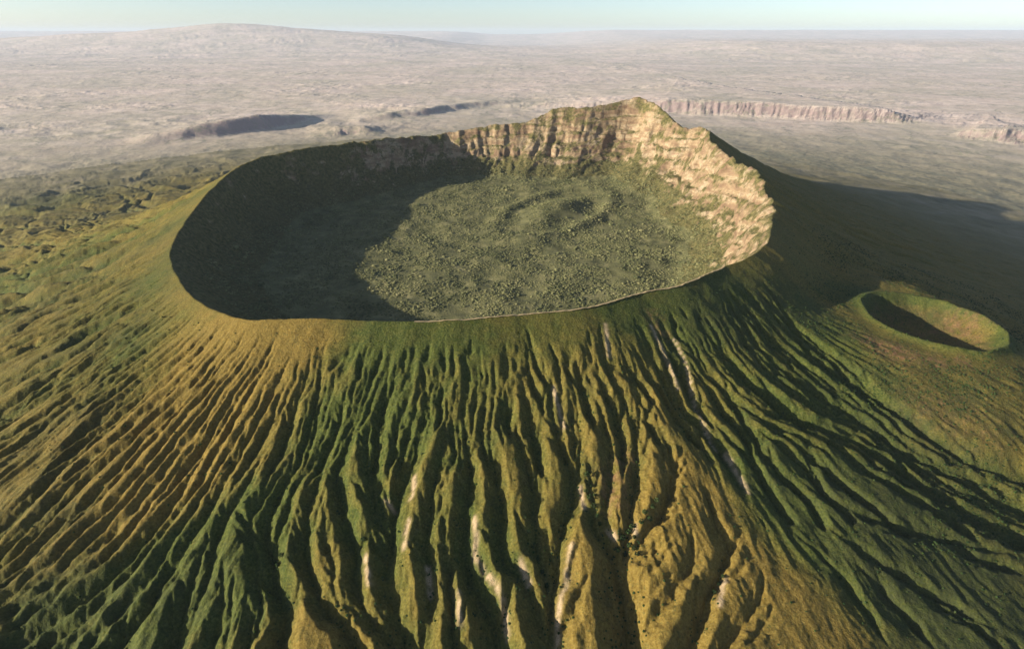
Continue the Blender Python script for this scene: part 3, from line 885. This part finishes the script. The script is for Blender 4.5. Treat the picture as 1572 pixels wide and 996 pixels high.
# brush in the gully beds and over the lower slope
n = 50000
x = rng.uniform(-700, 900, n); y = rng.uniform(200, 1000, n)
t = ground(x, y)
mid = np.exp(-((x - 90) / 230) ** 2)
dens = smooth(6, 13, t['D']) * (0.10 + 0.40 * mid) + 0.02 + 0.05 * smooth(250, 500, x)
keep = (~t['inside']) & (rng.random(n) < dens) & (t['q'] > 20)
x, y, z = x[keep], y[keep], t['z'][keep]
size = rng.uniform(0.9, 2.8, len(x))
scatter('gully_brush', np.c_[x, y, z + size * 0.1], size, M_bush, 'small dark brush dotted along the gully beds of the front slope', 0.9)

# ------------------------------------------------------------------ single bushes that can be told apart in the front ravines
def bush_meshes(seed):
    r = np.random.default_rng(seed)
    vs, fs = [], []
    for k in range(74):                                   # leaf clumps through the crown's volume
        d = r.normal(size=3); d /= np.linalg.norm(d)
        c = d * (r.uniform(0.35, 1) ** 0.5) * np.array([0.5, 0.5, 0.42]) + np.array([0, 0, 0.62])
        a = r.normal(size=3); a /= np.linalg.norm(a); b = np.cross(a, d + 0.3 * r.normal(size=3)); b /= np.linalg.norm(b)
        s = r.uniform(0.10, 0.20)
        i = len(vs)
        vs += [c - a * s, c + b * s * 0.7, c + a * s, c - b * s * 0.7 + d * 0.04]
        fs += [(i, i + 1, i + 2), (i, i + 2, i + 3)]
    crown = bpy.data.meshes.new('crown'); crown.from_pydata([tuple(v) for v in vs], [], fs); crown.materials.append(M_bush)
    vs, fs = [], []
    def limb(p, q, r0, r1):
        i = len(vs)
        for (c, rad) in ((p, r0), (q, r1)):
            for k in range(5):
                vs.append((c[0] + rad * math.cos(k * 1.2566), c[1] + rad * math.sin(k * 1.2566), c[2]))
        for k in range(5):
            fs.append((i + k, i + (k + 1) % 5, i + 5 + (k + 1) % 5, i + 5 + k))
    limb((0, 0, -0.12), (0.02, 0, 0.3), 0.07, 0.05)
    for k in range(4):
        a = k * 1.57 + r.uniform(-.4, .4)
        limb((0.02, 0, 0.26), (0.27 * math.cos(a), 0.27 * math.sin(a), 0.66 + r.uniform(-.1, .1)), 0.04, 0.018)
    trunk = bpy.data.meshes.new('trunk'); trunk.from_pydata(vs, [], fs); trunk.materials.append(M_trunk)
    return crown, trunk
BM = [bush_meshes(s) for s in range(4)]
def bush(x, y, s, label, group):
    z = float(terrain(np.array([x]), np.array([y]))['z'][0])
    e = bpy.data.objects.new('bush', None); scene.collection.objects.link(e)
    e.location = (x, y, z); e.rotation_euler = (0, 0, random.uniform(0, 6.28)); e.scale = (s, s, s * random.uniform(0.8, 1.1))
    e.empty_display_size = 0.5
    e['label'] = label; e['category'] = 'bush'; e['group'] = group
    cm, tm = BM[random.randrange(4)]
    for nm, m in (('crown', cm), ('trunk', tm)):
        o = bpy.data.objects.new(nm, m); scene.collection.objects.link(o); o.parent = e
BUSHES = [
 ([(968, 822), (958, 812), (975, 815), (985, 800), (998, 792), (962, 832), (975, 828), (990, 784), (1002, 776), (950, 828), (980, 838), (966, 804), (1008, 768), (972, 796)],
  (5, 8), 'dark green bush crowded in the ravine junction below the reddish spur', 'bushes in the ravine junction'),
 ([(905, 758), (912, 768), (900, 748), (918, 780), (908, 738), (922, 790), (902, 724), (914, 752)],
  (4, 7), 'dark green bush in the narrow ravine left of the reddish spur', 'bushes left of the reddish spur'),
 ([(818, 825), (826, 842), (812, 808), (833, 860), (806, 790), (840, 880), (800, 768)],
  (3.5, 5.5), 'dark green bush in the shaded gully left of the long white scar', 'bushes left of the long white scar'),
 ([(424, 856), (430, 846), (418, 848)], (5, 7), 'dark green bush where two shaded gullies meet at lower left', 'bushes at the lower left gully meeting'),
 ([(1106, 886), (1112, 876), (1098, 900)], (4, 6), 'dark green bush in the gully below the golden lobe at lower right', 'bushes below the golden lobe'),
 ([(556, 820)], (5, 6), 'lone dark green bush in the shaded gully left of the tall pale scarps', 'lone bush in a front gully'),
]
for pts, (a, b), label, grp in BUSHES:
    P = np.array(pts, float)
    bx, by = px_on_flank(P[:, 0], P[:, 1])
    for i in range(len(P)):
        bush(float(bx[i]), float(by[i]), random.uniform(a, b), label, grp)

# ------------------------------------------------------------------ the air
def haze(density):
    import bmesh
    bm = bmesh.new()
    bmesh.ops.create_cube(bm, size=1.0)
    zb, zt = float(Z.min()) - 5, float(max(Z.max(), CAM_H)) + 60
    for v in bm.verts:
        v.co = Vector((v.co.x * 212000, v.co.y * 125000 + 45000, zb if v.co.z < 0 else zt))
    me = bpy.data.meshes.new('haze'); bm.to_mesh(me); bm.free()
    m = bpy.data.materials.new('hazy_air'); m.use_nodes = True
    nt = m.node_tree
    nt.nodes.remove(nt.nodes['Principled BSDF'])
    v = nt.nodes.new('ShaderNodeVolumePrincipled')
    v.inputs['Color'].default_value = (0.70, 0.82, 1.0, 1)
    v.inputs['Density'].default_value = density
    v.inputs['Anisotropy'].default_value = 0.0
    nt.links.new(v.outputs[0], nt.nodes['Material Output'].inputs['Volume'])
    me.materials.append(m)
    o = bpy.data.objects.new('haze', me); scene.collection.objects.link(o)
    o['kind'] = 'stuff'; o['label'] = 'pale haze hanging over the plain'
haze(1.0e-5)
